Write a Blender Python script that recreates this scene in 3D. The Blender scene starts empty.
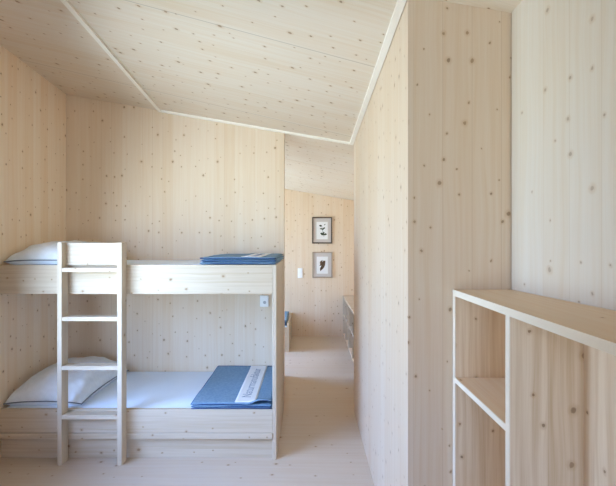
import bpy, bmesh, math, random
from mathutils import Vector, noise

random.seed(7)
S = bpy.context.scene
C = S.collection
CAM_Z = 1.63

# ------------------------------------------------------------------ helpers
def ceil_z(x, y):
    return CAM_Z + .956 - .171 * (x - .44) - .062 * (y - 4.0)

def left_x(y):                       # inner face of the left wall
    return -2.36 - .0426 * (y - 4.0)

def right_x(y):                      # inner face of the right wall
    return .897 + .085 * (1.816 - y)

def hexa(bm, lo, hi):
    """closed prism from two rings of 4 points"""
    a = [bm.verts.new(p) for p in lo]
    b = [bm.verts.new(p) for p in hi]
    fs = [bm.faces.new(a[::-1]), bm.faces.new(b)]
    n = len(a)
    for i in range(n):
        fs.append(bm.faces.new((a[i], a[(i + 1) % n], b[(i + 1) % n], b[i])))
    return a + b, fs

def box(bm, x0, x1, y0, y1, z0, z1, bev=0.0, seg=2):
    vs, fs = hexa(bm, [(x0, y0, z0), (x1, y0, z0), (x1, y1, z0), (x0, y1, z0)],
                  [(x0, y0, z1), (x1, y0, z1), (x1, y1, z1), (x0, y1, z1)])
    if bev:
        es = list({e for f in fs for e in f.edges})
        bmesh.ops.bevel(bm, geom=es, offset=bev, segments=seg, profile=.5, affect='EDGES')

def wall_prism(bm, pts, z0, top=None):
    """footprint pts -> up to the ceiling plane (or a fixed z)"""
    lo = [(x, y, z0) for x, y in pts]
    hi = [(x, y, (ceil_z(x, y) + .02) if top is None else top) for x, y in pts]
    hexa(bm, lo, hi)

def obj(name, bm, mat, parent=None, smooth=False):
    bmesh.ops.recalc_face_normals(bm, faces=bm.faces[:])
    me = bpy.data.meshes.new(name)
    bm.to_mesh(me); bm.free()
    if smooth:
        for p in me.polygons: p.use_smooth = True
    me.materials.append(mat)
    o = bpy.data.objects.new(name, me)
    C.objects.link(o)
    if parent: o.parent = parent
    return o

def boxobj(name, mat, parent, *dims, bev=.0015):
    bm = bmesh.new(); box(bm, *dims, bev=bev)
    return obj(name, bm, mat, parent)

def struct(o):
    o['kind'] = 'structure'; return o

def tag(o, label, cat, group=None):
    o['label'] = label; o['category'] = cat
    if group: o['group'] = group
    return o

def thing(name, label, cat, loc, group=None):
    o = bpy.data.objects.new(name, None); C.objects.link(o)
    o.empty_display_size = .1
    o.location = loc
    return tag(o, label, cat, group)

# ------------------------------------------------------------------ materials
def new_mat(name):
    m = bpy.data.materials.new(name); m.use_nodes = True
    nt = m.node_tree
    return m, nt, nt.nodes['Principled BSDF']

class N:
    def __init__(s, nt): s.nt = nt
    def math(s, op, a, b=None, c=None, clamp=False):
        n = s.nt.nodes.new('ShaderNodeMath'); n.operation = op; n.use_clamp = clamp
        for i, v in enumerate((a, b, c)):
            if v is None: continue
            if isinstance(v, (int, float)): n.inputs[i].default_value = v
            else: s.nt.links.new(v, n.inputs[i])
        return n.outputs[0]
    def smooth(s, v, lo, hi, to0=0., to1=1.):
        n = s.nt.nodes.new('ShaderNodeMapRange'); n.interpolation_type = 'SMOOTHSTEP'
        for i, q in enumerate((v, lo, hi, to0, to1)):
            if isinstance(q, (int, float)): n.inputs[i].default_value = q
            else: s.nt.links.new(q, n.inputs[i])
        return n.outputs[0]
    def vec(s, x, y, z=0.):
        n = s.nt.nodes.new('ShaderNodeCombineXYZ')
        for i, v in enumerate((x, y, z)):
            if isinstance(v, (int, float)): n.inputs[i].default_value = v
            else: s.nt.links.new(v, n.inputs[i])
        return n.outputs[0]
    def noise(s, vec, scale=1., detail=3., rough=.5):
        n = s.nt.nodes.new('ShaderNodeTexNoise')
        n.inputs['Scale'].default_value = scale; n.inputs['Detail'].default_value = detail
        n.inputs['Roughness'].default_value = rough
        s.nt.links.new(vec, n.inputs['Vector']); return n.outputs['Fac']
    def mix(s, fac, a, b, mode='MIX'):
        n = s.nt.nodes.new('ShaderNodeMix'); n.data_type = 'RGBA'; n.blend_type = mode
        for i, v in ((0, fac), (6, a), (7, b)):
            if isinstance(v, (int, float)): n.inputs[i].default_value = v
            elif isinstance(v, tuple): n.inputs[i].default_value = (*v, 1)
            else: s.nt.links.new(v, n.inputs[i])
        return n.outputs[2]

def wood(name, grain, base, streak=.35, board=.11, bvar=.5, knots=.45, knot_scale=7.2, joint=None,
         joint_off=0., knot_col=(.20, .115, .06), knot_mix=.75, rough=.62, warm=None, seam=.35, rsize=1.):
    """pale softwood: lamellas across the grain, streaks along it, scattered knots"""
    m, nt, bs = new_mat(name); n = N(nt)
    tc = nt.nodes.new('ShaderNodeTexCoord')
    sp = nt.nodes.new('ShaderNodeSeparateXYZ'); nt.links.new(tc.outputs['Object'], sp.inputs[0])
    oi = nt.nodes.new('ShaderNodeObjectInfo'); rnd = oi.outputs['Random']
    X, Y, Z = sp.outputs
    al, ac = {'x': (X, n.math('ADD', Y, Z)), 'y': (Y, n.math('ADD', X, Z)), 'z': (Z, n.math('ADD', X, Y))}[grain]
    a0 = ac
    ac = n.math('ADD', ac, n.math('MULTIPLY', rnd, 3.17))
    al = n.math('ADD', al, n.math('MULTIPLY', rnd, 5.3))
    bid = n.math('FLOOR', n.math('DIVIDE', ac, board))
    wn = nt.nodes.new('ShaderNodeTexWhiteNoise'); wn.noise_dimensions = '1D'
    nt.links.new(bid, wn.inputs['W']); bv = wn.outputs['Value']
    al2 = n.math('ADD', al, n.math('MULTIPLY', bv, 9.))
    # wavy across coordinate
    wob = n.noise(n.vec(n.math('MULTIPLY', ac, 4.), n.math('MULTIPLY', al2, 1.3)), 1., 2.)
    acw = n.math('ADD', ac, n.math('MULTIPLY', n.math('SUBTRACT', wob, .5), .05))
    fine = n.noise(n.vec(n.math('MULTIPLY', acw, 170.), n.math('MULTIPLY', al2, 3.)), 1., 3., .6)
    mid = n.noise(n.vec(n.math('MULTIPLY', acw, 42.), n.math('MULTIPLY', al2, .9)), 1., 2., .5)
    big = n.noise(n.vec(n.math('MULTIPLY', ac, 1.7), n.math('MULTIPLY', al, .8)), 1., 2., .5)
    w = warm or (base[0] * .90, base[1] * .78, base[2] * .62)
    t = n.math('ADD', n.math('MULTIPLY', n.smooth(fine, .35, .75), .36), n.math('MULTIPLY', n.smooth(mid, .35, .72), .65))
    t = n.math('MULTIPLY', t, streak)
    t = n.math('ADD', t, n.math('MULTIPLY', bv, .42 * bvar))
    t = n.math('ADD', t, n.math('MULTIPLY', n.smooth(big, .4, .7), .12), None, True)
    col = n.mix(t, base, w)
    # seams between lamellas
    fr = n.math('FRACT', n.math('DIVIDE', ac, board))
    e = n.math('MULTIPLY', n.math('ABSOLUTE', n.math('SUBTRACT', fr, .5)), 2.)
    sm = n.math('MULTIPLY', n.smooth(e, 1. - .004 / board, 1.), n.math('MULTIPLY', n.math('GREATER_THAN', bv, .45), seam))
    col = n.mix(sm, col, (w[0] * .72, w[1] * .64, w[2] * .54))
    # knots
    vo = nt.nodes.new('ShaderNodeTexVoronoi'); vo.voronoi_dimensions = '2D'; vo.feature = 'F1'
    vo.inputs['Scale'].default_value = knot_scale; vo.inputs['Randomness'].default_value = 1.
    kd = n.noise(n.vec(n.math('MULTIPLY', ac, 60.), n.math('MULTIPLY', al, 60.)), 1., 1.)
    kd = n.math('MULTIPLY', n.math('SUBTRACT', kd, .5), .008)
    nt.links.new(n.vec(n.math('ADD', ac, kd), n.math('ADD', n.math('MULTIPLY', al, .85), kd)), vo.inputs['Vector'])
    ks = nt.nodes.new('ShaderNodeSeparateColor'); nt.links.new(vo.outputs['Color'], ks.inputs[0])
    on = n.math('LESS_THAN', ks.outputs[0], knots)
    r = n.math('MULTIPLY_ADD', n.math('POWER', ks.outputs[1], 2.6), .055 * rsize, .030 * rsize)
    d = n.math('DIVIDE', vo.outputs['Distance'], r)
    core = n.math('MULTIPLY', n.smooth(d, .6, 1.05, 1., 0.), on)
    halo = n.math('MULTIPLY', n.smooth(d, .9, 2.6, 1., 0.), on)
    col = n.mix(n.math('MULTIPLY', halo, .35), col, (w[0] * .82, w[1] * .70, w[2] * .55))
    kc = n.mix(ks.outputs[2], knot_col, tuple(min(1, c * 1.6) for c in knot_col))
    col = n.mix(n.math('MULTIPLY', core, knot_mix), col, kc)
    if joint:
        fj = n.math('FRACT', n.math('DIVIDE', n.math('SUBTRACT', a0, joint_off), joint))
        ej = n.math('MULTIPLY', n.math('ABSOLUTE', n.math('SUBTRACT', fj, .5)), 2.)
        sj = n.smooth(ej, 1. - .010 / joint, 1. - .003 / joint)
        col = n.mix(n.math('MULTIPLY', sj, .42), col, (.20, .14, .09))
    nt.links.new(col, bs.inputs['Base Color'])
    bs.inputs['Roughness'].default_value = rough
    bs.inputs['Specular IOR Level'].default_value = .3
    bp = nt.nodes.new('ShaderNodeBump'); bp.inputs['Strength'].default_value = .12
    bp.inputs['Distance'].default_value = .002
    nt.links.new(fine, bp.inputs['Height']); nt.links.new(bp.outputs[0], bs.inputs['Normal'])
    return m

PALE = (.63, .54, .43)
WALL = (.925, .80, .655)
M = {}
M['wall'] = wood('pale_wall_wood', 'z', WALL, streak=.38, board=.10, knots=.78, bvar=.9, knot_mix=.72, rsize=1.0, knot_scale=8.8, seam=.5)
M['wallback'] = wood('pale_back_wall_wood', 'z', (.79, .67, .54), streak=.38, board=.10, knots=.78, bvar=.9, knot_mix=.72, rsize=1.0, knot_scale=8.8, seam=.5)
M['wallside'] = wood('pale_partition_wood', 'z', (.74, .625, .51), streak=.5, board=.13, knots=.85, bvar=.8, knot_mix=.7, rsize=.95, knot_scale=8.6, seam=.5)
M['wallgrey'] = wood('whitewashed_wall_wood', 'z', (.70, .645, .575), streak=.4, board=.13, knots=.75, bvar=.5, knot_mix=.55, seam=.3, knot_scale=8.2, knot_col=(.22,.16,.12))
M['ceil'] = wood('pale_ceiling_wood', 'x', (.76, .685, .595), streak=.5, board=.12, knots=.8, knot_scale=8.6, bvar=.5, joint=1.25,
                 joint_off=2.408 + ceil_z(0, 2.408), rsize=1.15)
M['floor'] = wood('pale_floor_wood', 'x', (.62, .53, .44), streak=.45, board=.14, knots=.5, bvar=.4, rough=.5, seam=.5)
M['bz'] = wood('furniture_wood_upright', 'z', PALE, warm=(.48, .37, .255), streak=.45, board=.16, knots=.45, knot_scale=8., bvar=.3, seam=.15)
M['bx'] = wood('furniture_wood_lengthwise', 'x', PALE, warm=(.46, .345, .23), streak=.6, board=.07, knots=.55, knot_scale=9., bvar=.6, rsize=1.25, seam=.2)
M['by'] = wood('furniture_wood_deep', 'y', (.80, .66, .50), streak=.55, board=.11, knots=.28, knot_scale=6., bvar=.4, seam=.25)
M['panel'] = wood('shelf_panel_wood', 'z', (.82, .68, .52), streak=.75, board=.12, knots=.75, knot_scale=7., bvar=.9,
                  seam=.6, rsize=1.15, warm=(.60, .42, .25))
M['edge'] = wood('lit_edge_wood', 'y', (.87, .80, .68), streak=.15, board=.3, knots=.0, bvar=.1, seam=0.)  # paler than the panels, direct light on these edges put into the colour
M['trim'] = wood('whitewashed_trim_wood', 'y', (.90, .86, .79), streak=.1, board=.3, knots=.0, bvar=.1, seam=0.)

def fabric(name, col, var=.1, scale=14., rough=.9, weave=0., bump=.25, col2=None):
    m, nt, bs = new_mat(name); n = N(nt)
    tc = nt.nodes.new('ShaderNodeTexCoord')
    a = n.noise(tc.outputs['Object'], scale, 3.)
    b = n.noise(tc.outputs['Object'], 900., 1.)
    f = n.math('ADD', n.math('MULTIPLY', n.smooth(a, .3, .7), .7), n.math('MULTIPLY', b, .4))
    c2 = col2 or tuple(c * (1 - var) for c in col)
    nt.links.new(n.mix(f, col, c2), bs.inputs['Base Color'])
    bs.inputs['Roughness'].default_value = rough
    bs.inputs['Specular IOR Level'].default_value = .1
    bp = nt.nodes.new('ShaderNodeBump'); bp.inputs['Strength'].default_value = bump
    bp.inputs['Distance'].default_value = .002
    nt.links.new(b, bp.inputs['Height']); nt.links.new(bp.outputs[0], bs.inputs['Normal'])
    return m
M['sheet'] = fabric('blue_cast_sheet', (.82, .91, 1.0), .02, 9.)  # white linen, the window light's blue cast tinted into its base
M['pillow'] = fabric('blue_cast_pillow_cotton', (.87, .92, .98), .07, 30.)  # same blue light cast mixed into white cotton
M['piping'] = fabric('grey_blue_piping', (.22, .25, .31), .15)
M['wool'] = fabric('blue_wool', (.25, .37, .49), .25, 60., col2=(.17, .28, .40), bump=.5)
M['hem'] = fabric('navy_wool_hem', (.05, .10, .24), .2)
M['band'] = fabric('white_woven_band', (.80, .79, .78), .05)
M['ink'] = fabric('grey_lettering_thread', (.33, .37, .44), .1)

def plain(name, col, rough=.5, spec=.5, metal=0.):
    m, nt, bs = new_mat(name); n = N(nt)
    tc = nt.nodes.new('ShaderNodeTexCoord')
    a = n.noise(tc.outputs['Object'], 40., 2.)
    nt.links.new(n.mix(n.math('MULTIPLY', a, .12), col, tuple(c * .8 for c in col)), bs.inputs['Base Color'])
    bs.inputs['Roughness'].default_value = rough; bs.inputs['Specular IOR Level'].default_value = spec
    bs.inputs['Metallic'].default_value = metal
    return m
M['plastic'] = plain('white_plastic', (.90, .90, .90), .35)
M['greyplastic'] = plain('grey_plastic', (.45, .46, .48), .4)
M['darkframe'] = plain('dark_brown_frame', (.10, .065, .045), .5)
M['lightframe'] = plain('light_brown_frame', (.42, .33, .25), .5)
M['mat'] = plain('greige_mount', (.60, .55, .52), .8, .1)
M['paper'] = plain('white_print_paper', (.80, .80, .80), .8, .1)
M['leaf'] = plain('dark_green_print_ink', (.06, .085, .05), .8, .1)
M['brown'] = plain('brown_print_ink', (.16, .10, .06), .8, .1)
M['winframe'] = plain('white_window_frame', (.78, .77, .74), .45)

gm = bpy.data.materials.new('window_glass'); gm.use_nodes = True
nt = gm.node_tree; nt.nodes.clear()
out = nt.nodes.new('ShaderNodeOutputMaterial'); mx = nt.nodes.new('ShaderNodeMixShader')
tr = nt.nodes.new('ShaderNodeBsdfTransparent'); gl = nt.nodes.new('ShaderNodeBsdfGlossy')
fr = nt.nodes.new('ShaderNodeFresnel'); fr.inputs[0].default_value = 1.3
tr.inputs[0].default_value = (.97, .98, .97, 1); gl.inputs['Roughness'].default_value = .02
nt.links.new(fr.outputs[0], mx.inputs[0]); nt.links.new(tr.outputs[0], mx.inputs[1])
nt.links.new(gl.outputs[0], mx.inputs[2]); nt.links.new(mx.outputs[0], out.inputs[0])
M['glass'] = gm

# ------------------------------------------------------------------ the room
Y0, YF = -1.7, 7.07
bm = bmesh.new(); box(bm, -3.0, 1.7, Y0 - .2, YF + .2, -.2, 0)
struct(obj('floor', bm, M['floor']))

bm = bmesh.new()
pts = [(-3.0, Y0 - .2), (1.7, Y0 - .2), (1.7, YF + .2), (-3.0, YF + .2)]
hexa(bm, [(x, y, ceil_z(x, y)) for x, y in pts], [(x, y, ceil_z(x, y) + .2) for x, y in pts])
struct(obj('ceiling', bm, M['ceil']))

WINS = [(4.99, 6.45, .30, 2.40)]
TH = .13
bm = bmesh.new()
def lseg(y0, y1, z0, top=None):
    wall_prism(bm, [(left_x(y0) - TH, y0), (left_x(y0), y0), (left_x(y1), y1), (left_x(y1) - TH, y1)], z0, top)
lseg(2.53, WINS[0][0], 0); lseg(WINS[0][1], YF + .1, 0)
for a, b, s, h in WINS:
    lseg(a, b, 0, s); lseg(a, b, h)
DA, DB = Vector((left_x(2.53), 2.53)), Vector((-1.42, 1.25))       # inferred window; unseen wall slanted to turn its light onto the bunk
DN = Vector(((DA - DB).y, -(DA - DB).x)).normalized()              # into the room
DW = (.07, .965, .68, 2.30)
def dseg(t0, t1, z0, top=None):
    p, q = DB.lerp(DA, t0), DB.lerp(DA, t1); o = DN * -TH
    wall_prism(bm, [tuple(p), tuple(p + o), tuple(q + o), tuple(q)], z0, top)
dseg(0, DW[0], 0); dseg(DW[1], 1, 0); dseg(DW[0], DW[1], 0, DW[2]); dseg(DW[0], DW[1], DW[3])
wall_prism(bm, [(-.72 - TH, Y0), (-.72, Y0), (DB.x, DB.y), (DB.x - TH * .8, DB.y - .02)], 0)  # unseen wall run, angled to keep the window's sky view clear
struct(obj('wall_left', bm, M['wall']))

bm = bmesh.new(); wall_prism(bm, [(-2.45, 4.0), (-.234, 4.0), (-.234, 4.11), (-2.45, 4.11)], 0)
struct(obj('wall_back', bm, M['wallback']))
bm = bmesh.new(); wall_prism(bm, [(-2.45, 4.11), (-.30, 4.11), (-.30, 4.98), (-2.45, 4.98)], 0, 1.75)  # unseen wardrobe block, inferred and sized to shade the passage floor
struct(obj('hidden_wardrobe_block', bm, M['wall']))
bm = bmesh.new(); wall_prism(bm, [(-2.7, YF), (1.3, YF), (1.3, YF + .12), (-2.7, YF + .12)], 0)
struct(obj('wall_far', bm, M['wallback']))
FILL_WIN = (-.62, .36, .75, 2.15)  # unseen opening behind the camera, added for neutral fill light
bm = bmesh.new()
def fseg(x0, x1, z0, top=None): wall_prism(bm, [(x0, Y0 - .12), (x1, Y0 - .12), (x1, Y0), (x0, Y0)], z0, top)
fseg(-2.5, FILL_WIN[0], 0); fseg(FILL_WIN[1], 1.4, 0); fseg(FILL_WIN[0], FILL_WIN[1], 0, FILL_WIN[2]); fseg(FILL_WIN[0], FILL_WIN[1], FILL_WIN[3])
struct(obj('wall_front', bm, M['wall']))
bm = bmesh.new()
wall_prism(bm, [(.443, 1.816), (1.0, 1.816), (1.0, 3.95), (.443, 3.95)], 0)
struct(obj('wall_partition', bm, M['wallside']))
bm = bmesh.new()
wall_prism(bm, [(right_x(1.808), 1.808), (right_x(Y0), Y0), (right_x(Y0) + .14, Y0), (right_x(1.808) + .2, 1.808)], 0)
struct(obj('wall_right', bm, M['wallgrey']))
bm = bmesh.new(); wall_prism(bm, [(.985, 3.95), (1.12, 3.95), (1.12, YF), (.985, YF)], 0)
struct(obj('wall_right_far', bm, M['wall']))

# cover strips along the ceiling
def strip(name, p, q, w, t=.012, lift=0.):
    p, q = Vector(p), Vector(q); d = (q - p).normalized(); s = Vector((-d.y, d.x)) * w / 2
    r = [p - s, q - s, q + s, p + s]
    bm = bmesh.new()
    hexa(bm, [(v.x, v.y, ceil_z(v.x, v.y) - t) for v in r], [(v.x, v.y, ceil_z(v.x, v.y) + .004) for v in r])
    return struct(obj(name, bm, M['trim']))
def tx(y): return -1.443 - .0378 * (y - 4.0)
bm = bmesh.new(); wall_prism(bm, [(.96, 1.806), (1.09, 1.806), (1.09, 1.86), (.96, 1.86)], 0)  # unseen filler behind the corner gap, added to stop sky light leaking
struct(obj('gap_filler', bm, M['wallside']))
strip('trim_1', (tx(3.985), 3.985), (tx(Y0), Y0), .034, .016)
strip('trim_2', (-1.455, 3.985), (.415, 3.985), .03, .018)
strip('trim_3', (.422, 4.0), (.422, 1.816), .034, .018)

# windows (left ones inferred from shadows, front one added as fill light)
def window(k, cx, cy, w, s, h, rz):
    """frame and pane in the local xz plane, looking along local +y into the room"""
    fw = .055; bm = bmesh.new()
    box(bm, -w/2, w/2, -.03, .03, s, s + fw); box(bm, -w/2, w/2, -.03, .03, h - fw, h)
    box(bm, -w/2, -w/2 + fw, -.03, .03, s + fw, h - fw); box(bm, w/2 - fw, w/2, -.03, .03, s + fw, h - fw)
    o = struct(obj('window_%d' % k, bm, M['winframe']))
    bm = bmesh.new(); box(bm, -w/2 + fw, w/2 - fw, -.004, .004, s + fw, h - fw)
    obj('pane', bm, M['glass'], o)
    o.location = (cx, cy, 0); o.rotation_euler = (0, 0, rz)
    L = bpy.data.lights.new('window_portal', 'AREA'); L.shape = 'RECTANGLE'; L.size = w; L.size_y = h - s
    L.cycles.is_portal = True
    q = bpy.data.objects.new('window_daylight', L); C.objects.link(q)
    d = Vector((-math.sin(rz), math.cos(rz), 0))
    q.location = Vector((cx, cy, (s + h) / 2)) - d * .05
    q.rotation_euler = d.to_track_quat('-Z', 'Z').to_euler()
for i, (a, b, s, h) in enumerate(WINS):
    window(i + 2, min(left_x(a), left_x(b)) - .085, (a + b) / 2, b - a, s, h, -math.pi / 2)
dc = (DA + DB) / 2 - DN * .085
window(1, dc.x, dc.y, (DA - DB).length * (DW[1] - DW[0]), DW[2], DW[3], -math.atan2(DN.x, DN.y))
window(3, (FILL_WIN[0] + FILL_WIN[1]) / 2, Y0 - .06, FILL_WIN[1] - FILL_WIN[0], FILL_WIN[2], FILL_WIN[3], 0)  # added fill window, lifts the shaded faces

# ------------------------------------------------------------------ bunk bed
bed = thing('bunk_bed', 'built-in pale wood bunk bed with a ladder in front', 'bunk bed', (-1.28, 3.06, 0))
OX, OY = 1.28, -3.06
def bb(name, mat, x0, x1, y0, y1, z0, z1, parent=None, bev=.002):
    bm = bmesh.new(); box(bm, x0 + OX, x1 + OX, y0 + OY, y1 + OY, z0, z1, bev)
    return obj(name, bm, M[mat], parent or bed)
XL = -2.312
bb('end_panel', 'bz', -.266, -.236, 3.06, 3.998, 0, 1.457, bev=.004)
bb('side_rail', 'bx', XL, -.266, 3.06, 3.09, 1.238, 1.455)
bb('side_rail', 'bx', XL, -.266, 3.06, 3.09, .203, .377)
bb('ledge_strip', 'bx', XL, -.266, 3.052, 3.09, .158, .202)
bb('kick_board', 'bx', XL, -.266, 3.088, 3.108, 0, .158)
bb('bed_base', 'bx', XL, -.266, 3.09, 3.995, 1.24, 1.262)
bb('bed_base', 'bx', XL, -.266, 3.108, 3.995, .158, .18)
lad = bb('ladder', 'bx', -1.82, -1.352, 3.032, 3.06, 1.456, 1.619, bev=.0015)   # guard board carries the ladder
lad['label'] = 'wooden ladder with a solid guard board at its head'
for x in (-1.822, -1.386):
    bb('stile', 'bz', x, x + .033, 2.977, 3.059, 0, 1.623, lad)
for z in (1.438, 1.081, .724, .367):
    bb('rung', 'bx', -1.789, -1.386, 2.979, 3.056, z - .030, z, lad)

# ------------------------------------------------------------------ mattresses
def mattress(name, label, z0, z1):
    bm = bmesh.new()
    x0, x1, y0, y1 = -2.30, -.27, 3.094, 3.985
    box(bm, x0, x1, y0, y1, z0, z1, .022, 4)
    bmesh.ops.translate(bm, verts=bm.verts[:], vec=(1.28, -3.54, -z0))
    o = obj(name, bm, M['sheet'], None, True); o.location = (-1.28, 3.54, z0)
    return tag(o, label, 'mattress', 'bunk mattresses')
mattress('mattress', 'white sheeted mattress on the upper bunk', 1.2635, 1.452)
mattress('mattress', 'white sheeted mattress on the lower bunk', .1815, .372)

# ------------------------------------------------------------------ pillows
def pillow(label, loc, hx, hy, H, seed, rz=0., skew=(0, 0)):
    root = thing('pillow', label, 'pillow', loc, 'bunk pillows')
    root.rotation_euler = (0, 0, rz)
    n = 44
    bm = bmesh.new(); top = []; bot = []; seam = []
    def P(u, v):
        x = u * hx * (1 - .07 * (1 - v * v) * abs(u) ** 3)
        y = v * hy * (1 - .05 * (1 - u * u) * abs(v) ** 3)
        return x, y
    def f(u, v):
        a = max(0, 1 - abs(u) ** 2.6) * max(0, 1 - abs(v) ** 2.8)
        return a ** .44
    def sz(u, v):                                    # height of the seam
        c = (abs(u) * abs(v)) ** 3
        return .034 - .012 * c
    for i in range(n + 1):
        rt, rb = [], []
        for j in range(n + 1):
            u, v = -1 + 2 * i / n, -1 + 2 * j / n
            x, y = P(u, v); g = f(u, v); s = sz(u, v)
            w = noise.fractal(Vector((x * 9 + seed, y * 9, seed)), .7, 2, 3) * .011 * g ** .5
            w += .010 * math.sin(13 * u + 9 * v + seed) * g ** .5 * max(0, abs(u) + abs(v) - .6)
            hgt = H * g * (1 + skew[0] * u + skew[1] * v)
            edge = i in (0, n) or j in (0, n)
            vt = bm.verts.new((x, y, s + hgt + w))
            rt.append(vt); rb.append(vt if edge else bm.verts.new((x, y, max(.001, s - .034 * min(1, g * 3)))))
        top.append(rt); bot.append(rb)
    for i in range(n):
        for j in range(n):
            bm.faces.new((top[i][j], top[i + 1][j], top[i + 1][j + 1], top[i][j + 1]))
            q = []
            for vv in (bot[i][j], bot[i][j + 1], bot[i + 1][j + 1], bot[i + 1][j]):
                if vv not in q: q.append(vv)
            if len(q) >= 3 and bm.faces.get(q) is None: bm.faces.new(q)
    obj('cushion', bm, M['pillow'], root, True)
    # piping round the seam
    path = []
    for k in range(4 * n):
        t = k / n; e = int(t); q = -1 + 2 * (t - e)
        u, v = ((q, -1), (1, q), (-q, 1), (-1, -q))[e]
        x, y = P(u, v); path.append(Vector((x * 1.004, y * 1.004, sz(u, v))))
    bm = bmesh.new(); r = .0045; rings = []
    m = len(path)
    for k in range(m):
        d = (path[(k + 1) % m] - path[k - 1]).normalized(); side = Vector((-d.y, d.x, 0)).normalized()
        rings.append([bm.verts.new(path[k] + side * r * math.cos(a) + Vector((0, 0, 1)) * r * math.sin(a))
                      for a in [q * math.tau / 8 for q in range(8)]])
    for k in range(m):
        A, B = rings[k], rings[(k + 1) % m]
        for q in range(8): bm.faces.new((A[q], A[(q + 1) % 8], B[(q + 1) % 8], B[q]))
    obj('piping', bm, M['piping'], root, True)
    return root
pillow('white pillow at the wall end of the upper bunk', (-2.022, 3.52, 1.4535), .285, .405, .145, 3.1)
pillow('plump white pillow with dark piping on the lower bunk', (-2.015, 3.52, .3735), .295, .405, .185, 8.7)

# ------------------------------------------------------------------ folded blankets
def text_mesh(body, size):
    cu = bpy.data.curves.new('lettering', 'FONT'); cu.body = body; cu.size = size; cu.extrude = .0006
    cu.align_x = 'CENTER'; cu.align_y = 'CENTER'
    to = bpy.data.objects.new('lettering_curve', cu); C.objects.link(to)
    dg = bpy.context.evaluated_depsgraph_get(); dg.update()
    me = bpy.data.meshes.new_from_object(to.evaluated_get(dg))
    C.objects.unlink(to); bpy.data.objects.remove(to)
    return me

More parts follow.
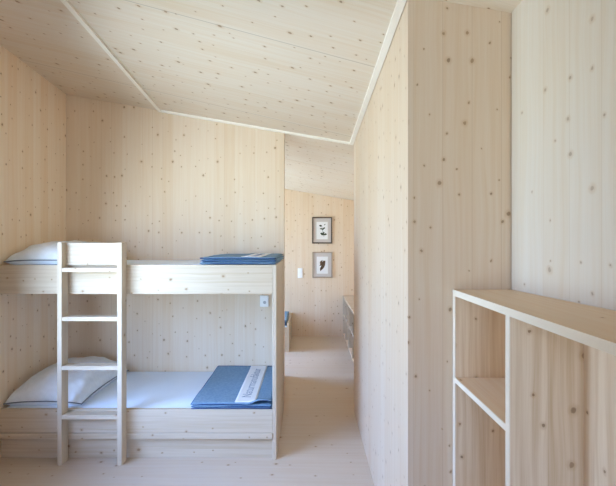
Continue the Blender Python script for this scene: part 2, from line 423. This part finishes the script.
def blanket(label, loc, W, D, layers, lt, curl, seed, lettering=True, band=True, cat_group='folded blue blankets'):
    """folded blanket: x 0..W, y 0..D, `layers` plies"""
    root = thing('folded_blanket', label, 'blanket', loc, cat_group)
    nx, ny = 40, 36
    def ztop(k, x, y):
        z = (k + 1) * lt
        z += noise.noise(Vector((x * 5 + seed, y * 5, k * 3.3))) * .0035
        if k == layers - 1:
            cx, cy = max(0, (x - W * .72) / (W * .28)), max(0, 1 - y / .12)
            z += curl * math.sin(min(1, cx) * math.pi * .8) * cy ** 1.5
        return z
    bm = bmesh.new()
    for k in range(layers):
        off = [random.uniform(-.006, .006) for _ in range(4)]
        up, dn = [], []
        for i in range(nx + 1):
            ru, rd = [], []
            for j in range(ny + 1):
                u, v = i / nx, j / ny
                x = off[0] + (W + off[1] - off[0]) * u; y = off[2] + (D + off[3] - off[2]) * v
                x += .004 * math.sin(y * 9 + k + seed); y += .004 * math.sin(x * 11 + 2 * k + seed)
                ed = min(u * W, (1 - u) * W, v * D, (1 - v) * D)
                rd_ = lt * .46 * max(0, 1 - ed / .012) ** 2
                t = ztop(k, x, y); b = (ztop(k - 1, x, y) if k else 0.0) + .0008
                if k == layers - 1 and curl: b = max(b, t - lt)
                mid = (t + b) / 2
                ru.append(bm.verts.new((x, y, max(mid + .0003, t - rd_)))); rd.append(bm.verts.new((x, y, min(mid - .0003, b + rd_))))
            up.append(ru); dn.append(rd)
        for i in range(nx):
            for j in range(ny):
                bm.faces.new((up[i][j], up[i + 1][j], up[i + 1][j + 1], up[i][j + 1]))
                bm.faces.new((dn[i][j], dn[i][j + 1], dn[i + 1][j + 1], dn[i + 1][j]))
        for i in range(nx):
            bm.faces.new((up[i][0], dn[i][0], dn[i + 1][0], up[i + 1][0]))
            bm.faces.new((up[i + 1][ny], dn[i + 1][ny], dn[i][ny], up[i][ny]))
        for j in range(ny):
            bm.faces.new((up[0][j + 1], dn[0][j + 1], dn[0][j], up[0][j]))
            bm.faces.new((up[nx][j], dn[nx][j], dn[nx][j + 1], up[nx][j + 1]))
    obj('wool_cloth', bm, M['wool'], root, True)
    # stitched navy hem: along the lower front fold and the free left edge
    K = layers - 1
    bm = bmesh.new()
    def ribbon(pts, r):
        rings = []
        for q, p in enumerate(pts):
            d = (pts[min(q + 1, len(pts) - 1)] - pts[max(q - 1, 0)]).normalized()
            s = d.cross(Vector((0, 0, 1))).normalized(); t = s.cross(d)
            rings.append([bm.verts.new(p + s * r * math.cos(a) + t * r * .7 * math.sin(a)) for a in [h * math.tau / 6 for h in range(6)]])
        for a, b in zip(rings, rings[1:]):
            for h in range(6): bm.faces.new((a[h], a[(h + 1) % 6], b[(h + 1) % 6], b[h]))
        bm.faces.new(rings[0][::-1]); bm.faces.new(rings[-1])
    for k in range(layers if layers > 2 else 1):
        ribbon([Vector((W * q / 24, -.002, ztop(k, W * q / 24, 0) - lt * .55)) for q in range(25)], .0045)
    ribbon([Vector((.0, D * q / 24, ztop(K, 0, D * q / 24) - lt * .35)) for q in range(25)], .0045)
    ribbon([Vector((W * q / 24, D + .002, ztop(K, W * q / 24, D) - lt * .35)) for q in range(25)], .004)
    obj('hem', bm, M['hem'], root, True)
    if band:
        b0, b1 = W * .535, W * .80
        bm = bmesh.new(); g = []; g2 = []
        for i in range(9):
            x = b0 + (b1 - b0) * i / 8
            g.append([bm.verts.new((x, .016 + (D - .03) * j / 40, ztop(K, x, .016 + (D - .03) * j / 40) + .0028)) for j in range(41)])
            g2.append([bm.verts.new((x, .016 + (D - .03) * j / 40, ztop(K, x, .016 + (D - .03) * j / 40) + .0002)) for j in range(41)])
        for i in range(8):
            for j in range(40):
                bm.faces.new((g[i][j], g[i + 1][j], g[i + 1][j + 1], g[i][j + 1]))
                bm.faces.new((g2[i][j + 1], g2[i + 1][j + 1], g2[i + 1][j], g2[i][j]))
        for i in range(8):
            bm.faces.new((g2[i][0], g2[i + 1][0], g[i + 1][0], g[i][0])); bm.faces.new((g[i][40], g[i + 1][40], g2[i + 1][40], g2[i][40]))
        for j in range(40):
            bm.faces.new((g[0][j], g[0][j + 1], g2[0][j + 1], g2[0][j])); bm.faces.new((g2[8][j], g2[8][j + 1], g[8][j + 1], g[8][j]))
        bo = obj('woven_band', bm, M['band'], root, True)
        bo['label'] = 'white woven band with grey lettering'
        if lettering:
            me = text_mesh('Naturmanufaktur', .09)
            xs = [v.co.x for v in me.vertices]; ln = max(xs) - min(xs); sc = D * .76 / ln
            for v in me.vertices:
                tx_, ty_, tz_ = v.co.x * sc, v.co.y * 1.15, v.co.z
                x = (b0 + b1) / 2 - ty_ - .004; y = D * .50 + tx_
                v.co = (x, y, ztop(K, x, y) + .0030 + tz_)
            me.materials.clear(); me.materials.append(M['ink'])
            lo = bpy.data.objects.new('lettering', me); C.objects.link(lo); lo.parent = bo
    return root
blanket('folded blue blanket with white lettered band, lying on the lower bunk', (-.872, 3.064, .3785), .60, .925, 3, .0145, .032, 1.3)
blanket('thick folded blue blanket with pale band, on the upper bunk end', (-.806, 3.064, 1.4565), .567, .92, 3, .019, .0, 5.2)

# ------------------------------------------------------------------ socket and switch
o = thing('wall_socket', 'small white wall socket beneath the upper bunk', 'socket', (-.424, 4.0, 1.052))
boxobj('plate', M['plastic'], o, -.042, .042, -.03, 0, -.055, .055, bev=.006)
bm = bmesh.new(); bmesh.ops.create_cone(bm, cap_ends=True, segments=28, radius1=.015, radius2=.015, depth=.004)
bmesh.ops.rotate(bm, verts=bm.verts[:], matrix=__import__('mathutils').Matrix.Rotation(math.pi / 2, 3, 'X'))
bmesh.ops.translate(bm, verts=bm.verts[:], vec=(0.004, -.031, -.012))
so = obj('socket_well', bm, M['greyplastic'], o)

o = thing('light_switch', 'white light switch on the far wall beside the framed prints', 'switch', (-.133, YF, 1.087))
boxobj('plate', M['plastic'], o, -.043, .043, -.012, 0, -.083, .083, bev=.004)
for z in (.038, -.038):
    boxobj('rocker', M['plastic'], o, -.030, .030, -.018, -.012, z - .031, z + .031, bev=.003)

# ------------------------------------------------------------------ framed prints
def picture(label, cx, cz, w, h, fmat, bw, motif):
    o = thing('picture_frame', label, 'picture', (cx, YF, cz), 'framed botanical prints')
    bm = bmesh.new(); d = .028
    for x0, x1, z0, z1 in ((-w/2, w/2, h/2 - bw, h/2), (-w/2, w/2, -h/2, -h/2 + bw),
                           (-w/2, -w/2 + bw, -h/2 + bw, h/2 - bw), (w/2 - bw, w/2, -h/2 + bw, h/2 - bw)):
        box(bm, x0, x1, -d, 0, z0, z1, .002)
    obj('frame', bm, M[fmat], o)
    boxobj('mount', M['mat'], o, -w/2 + bw, w/2 - bw, -.012, -.002, -h/2 + bw, h/2 - bw, bev=0)
    pw, ph = w * .56, h * .66
    pr = boxobj('print', M['paper'], o, -pw/2, pw/2, -.014, -.012, -ph/2 - .005, ph/2 - .005, bev=0)
    bm = bmesh.new()
    def leaf(x, z, a, L, Wd):
        n = 14; c, s = math.cos(a), math.sin(a); ring = []
        for k in range(n):
            t = k / n * math.tau; q = (1 + math.cos(t)) / 2
            lx = L * q; lz = Wd * math.sin(t) * math.sin(max(.05, q) * math.pi * .95 + .1)
            ring.append((x + lx * c - lz * s, z + lx * s + lz * c))
        hexa(bm, [(p[0], -.0148, p[1]) for p in ring], [(p[0], -.0140, p[1]) for p in ring])
    if motif == 'sprig':
        for x, z, a, L, wd in ((-.055, .075, .3, .045, .012), (-.05, .08, -.3, .05, .011), (.0, .07, 2.6, .04, .011), (.035, .085, .9, .035, .008),
                               (.005, .035, 3.4, .05, .012), (.02, .03, .5, .035, .014), (.03, .045, 4.2, .05, .013), (-.015, .01, .4, .05, .009),
                               (-.035, -.05, -.2, .05, .016), (-.02, -.075, .1, .05, .017), (.0, -.055, .4, .05, .015), (.03, -.065, -.2, .045, .017),
                               (.055, -.05, -1., .04, .013), (.02, -.04, -1.3, .05, .008), (.03, -.06, -1.5, .05, .007)):
            leaf(x, z, a, L, wd)
        leaf(.03, -.115, 1.75, .2, .0035)
        obj('plant_motif', bm, M['leaf'], pr)
    else:
        leaf(-.028, -.105, 1.15, .20, .030); leaf(-.05, -.02, .75, .115, .024)
        leaf(-.045, .02, .9, .08, .018); leaf(.0, .045, .4, .055, .02); leaf(-.035, -.11, 1.3, .10, .018)
        obj('feather_motif', bm, M['brown'], pr)
    return o
picture('dark framed print of small green leaves, above the other print', .243, 1.823, .345, .455, 'darkframe', .020, 'sprig')
picture('light brown framed print of a brown feather, hanging below the other', .247, 1.228, .345, .445, 'lightframe', .018, 'feather')

# ------------------------------------------------------------------ open shelf unit on the right
sh = thing('shelf_unit', 'tall open pale wood shelf unit against the right wall', 'shelf', (.641, 1.813, 0))
def sb(name, mat, x0, x1, y0, y1, z0, z1, bev=.0012):
    bm = bmesh.new(); box(bm, x0 - .641, x1 - .641, y0 - 1.813, y1 - 1.813, z0, z1, bev)
    return obj(name, bm, M[mat], sh)
ZT = 1.418; BK = .888; YN = -.9
bm = bmesh.new()
f = [(.641, YN), (right_x(YN) - .002, YN), (right_x(1.813) - .002, 1.813), (.641, 1.813)]
hexa(bm, [(x - .641, y - 1.813, ZT - .026) for x, y in f], [(x - .641, y - 1.813, ZT) for x, y in f])
obj('top_board', bm, M['by'], sh)
sb('edge_strip', 'edge', .6395, .6409, YN, 1.813, ZT - .026, ZT, 0)
sb('back_panel', 'panel', BK - .012, BK, YN, 1.813, 0, ZT - .026)
divs = [(1.785, 1.813), (1.302, 1.328), (.20, .226), (YN, YN + .026)]
for y0, y1 in divs:
    p = sb('upright_panel', 'panel', .6425, BK - .012, y0, y1, 0, ZT - .026)
    e = sb('edge_strip', 'edge', .6395, .6425, y0, y1, 0, ZT - .026, 0)
sb('shelf_board', 'by', .6425, BK - .012, 1.328, 1.785, 1.016, 1.038)
sb('edge_strip', 'edge', .6395, .6425, 1.328, 1.785, 1.016, 1.038, 0)
for (a, b) in ((1.328, 1.785), (.226, 1.302), (YN + .026, .20)):
    sb('base_board', 'by', .643, BK - .012, a, b, .06, .082)
    sb('plinth', 'by', .655, .675, a, b, 0, .06)

# ------------------------------------------------------------------ far room furniture
bc = thing('low_bookcase', 'low open bookcase along the right wall of the far room', 'bookcase', (.60, YF, 0))
def lb(name, mat, x0, x1, y0, y1, z0, z1):
    bm = bmesh.new(); box(bm, x0 - .60, x1 - .60, y0 - YF, y1 - YF, z0, z1, .0012)
    return obj(name, bm, M[mat], bc)
yb, ye = 4.55, YF - .004
lb('top_board', 'bx', .597, .983, yb, ye, .675, .70)
lb('back_panel', 'bz', .971, .983, yb, ye, 0, .675)
dv = [yb + .0, 5.06, 5.57, 6.08, 6.58, ye - .025]
for y in dv: lb('upright_panel', 'bz', .60, .971, y, y + .025, 0, .675)
for a, b in zip(dv, dv[1:]):
    lb('shelf_board', 'bx', .602, .971, a + .025, b, .36, .382)
    lb('base_board', 'by', .602, .971, a + .025, b, .03, .052)

fb = thing('low_bed', 'low wooden bed in the far room, just past the bunk end', 'bed', (-.28, 6.05, 0))
def fbx(name, mat, x0, x1, y0, y1, z0, z1):
    bm = bmesh.new(); box(bm, x0 + .28, x1 + .28, y0 - 6.05, y1 - 6.05, z0, z1, .002)
    return obj(name, bm, M[mat], fb)
fbx('end_panel', 'bz', -.31, -.28, 6.05, YF - .004, 0, .415)
fbx('side_rail', 'bx', -2.44, -.31, 6.05, 6.08, .0, .36)
fbx('bed_base', 'bx', -2.44, -.31, 6.08, YF - .004, .18, .20)
bm = bmesh.new(); box(bm, -1.06, 1.06, -.475, .475, 0, .17, .02, 4)
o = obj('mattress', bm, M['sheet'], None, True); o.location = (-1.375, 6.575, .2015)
tag(o, 'white mattress on the low bed in the far room', 'mattress')
blanket('blue blanket on the far bed, just visible past the bunk end', (-.90, 6.12, .3715), .585, .80, 4, .021, 0., 9.4, lettering=False, band=False)

# ------------------------------------------------------------------ daylight, camera
W = bpy.data.worlds.new('sky'); S.world = W; W.use_nodes = True
nt = W.node_tree; n = N(nt); bg = nt.nodes['Background']
tc = nt.nodes.new('ShaderNodeTexCoord'); sp = nt.nodes.new('ShaderNodeSeparateXYZ')
nt.links.new(tc.outputs['Generated'], sp.inputs[0])
up = n.smooth(sp.outputs[2], -.05, .08)
hi = n.smooth(sp.outputs[2], .0, .8)
skyc = n.mix(hi, (.43, .64, 1.0), (.485, .81, 1.68))
nt.links.new(n.mix(up, (.585, .73, .82), skyc), bg.inputs[0])
bg.inputs[1].default_value = 10.

cam = bpy.data.cameras.new('camera'); co = bpy.data.objects.new('camera', cam); C.objects.link(co)
co.location = (0, 0, CAM_Z); co.rotation_euler = (math.radians(90), 0, 0)
cam.sensor_width = 36.; cam.sensor_fit = 'HORIZONTAL'; cam.lens = 410 / 616 * 36
cam.shift_y = -1.5 / 616; cam.clip_start = .02
S.camera = co
S.view_settings.view_transform = 'Standard'; S.view_settings.look = 'None'
S.view_settings.gamma = 1; S.view_settings.use_curve_mapping = False
S.view_settings.exposure = .80
S.cycles.max_bounces = 16; S.cycles.diffuse_bounces = 12; S.cycles.transparent_max_bounces = 12
S.cycles.use_denoising = True
S.cycles.sample_clamp_indirect = 0
S.cycles.caustics_reflective = False; S.cycles.caustics_refractive = False
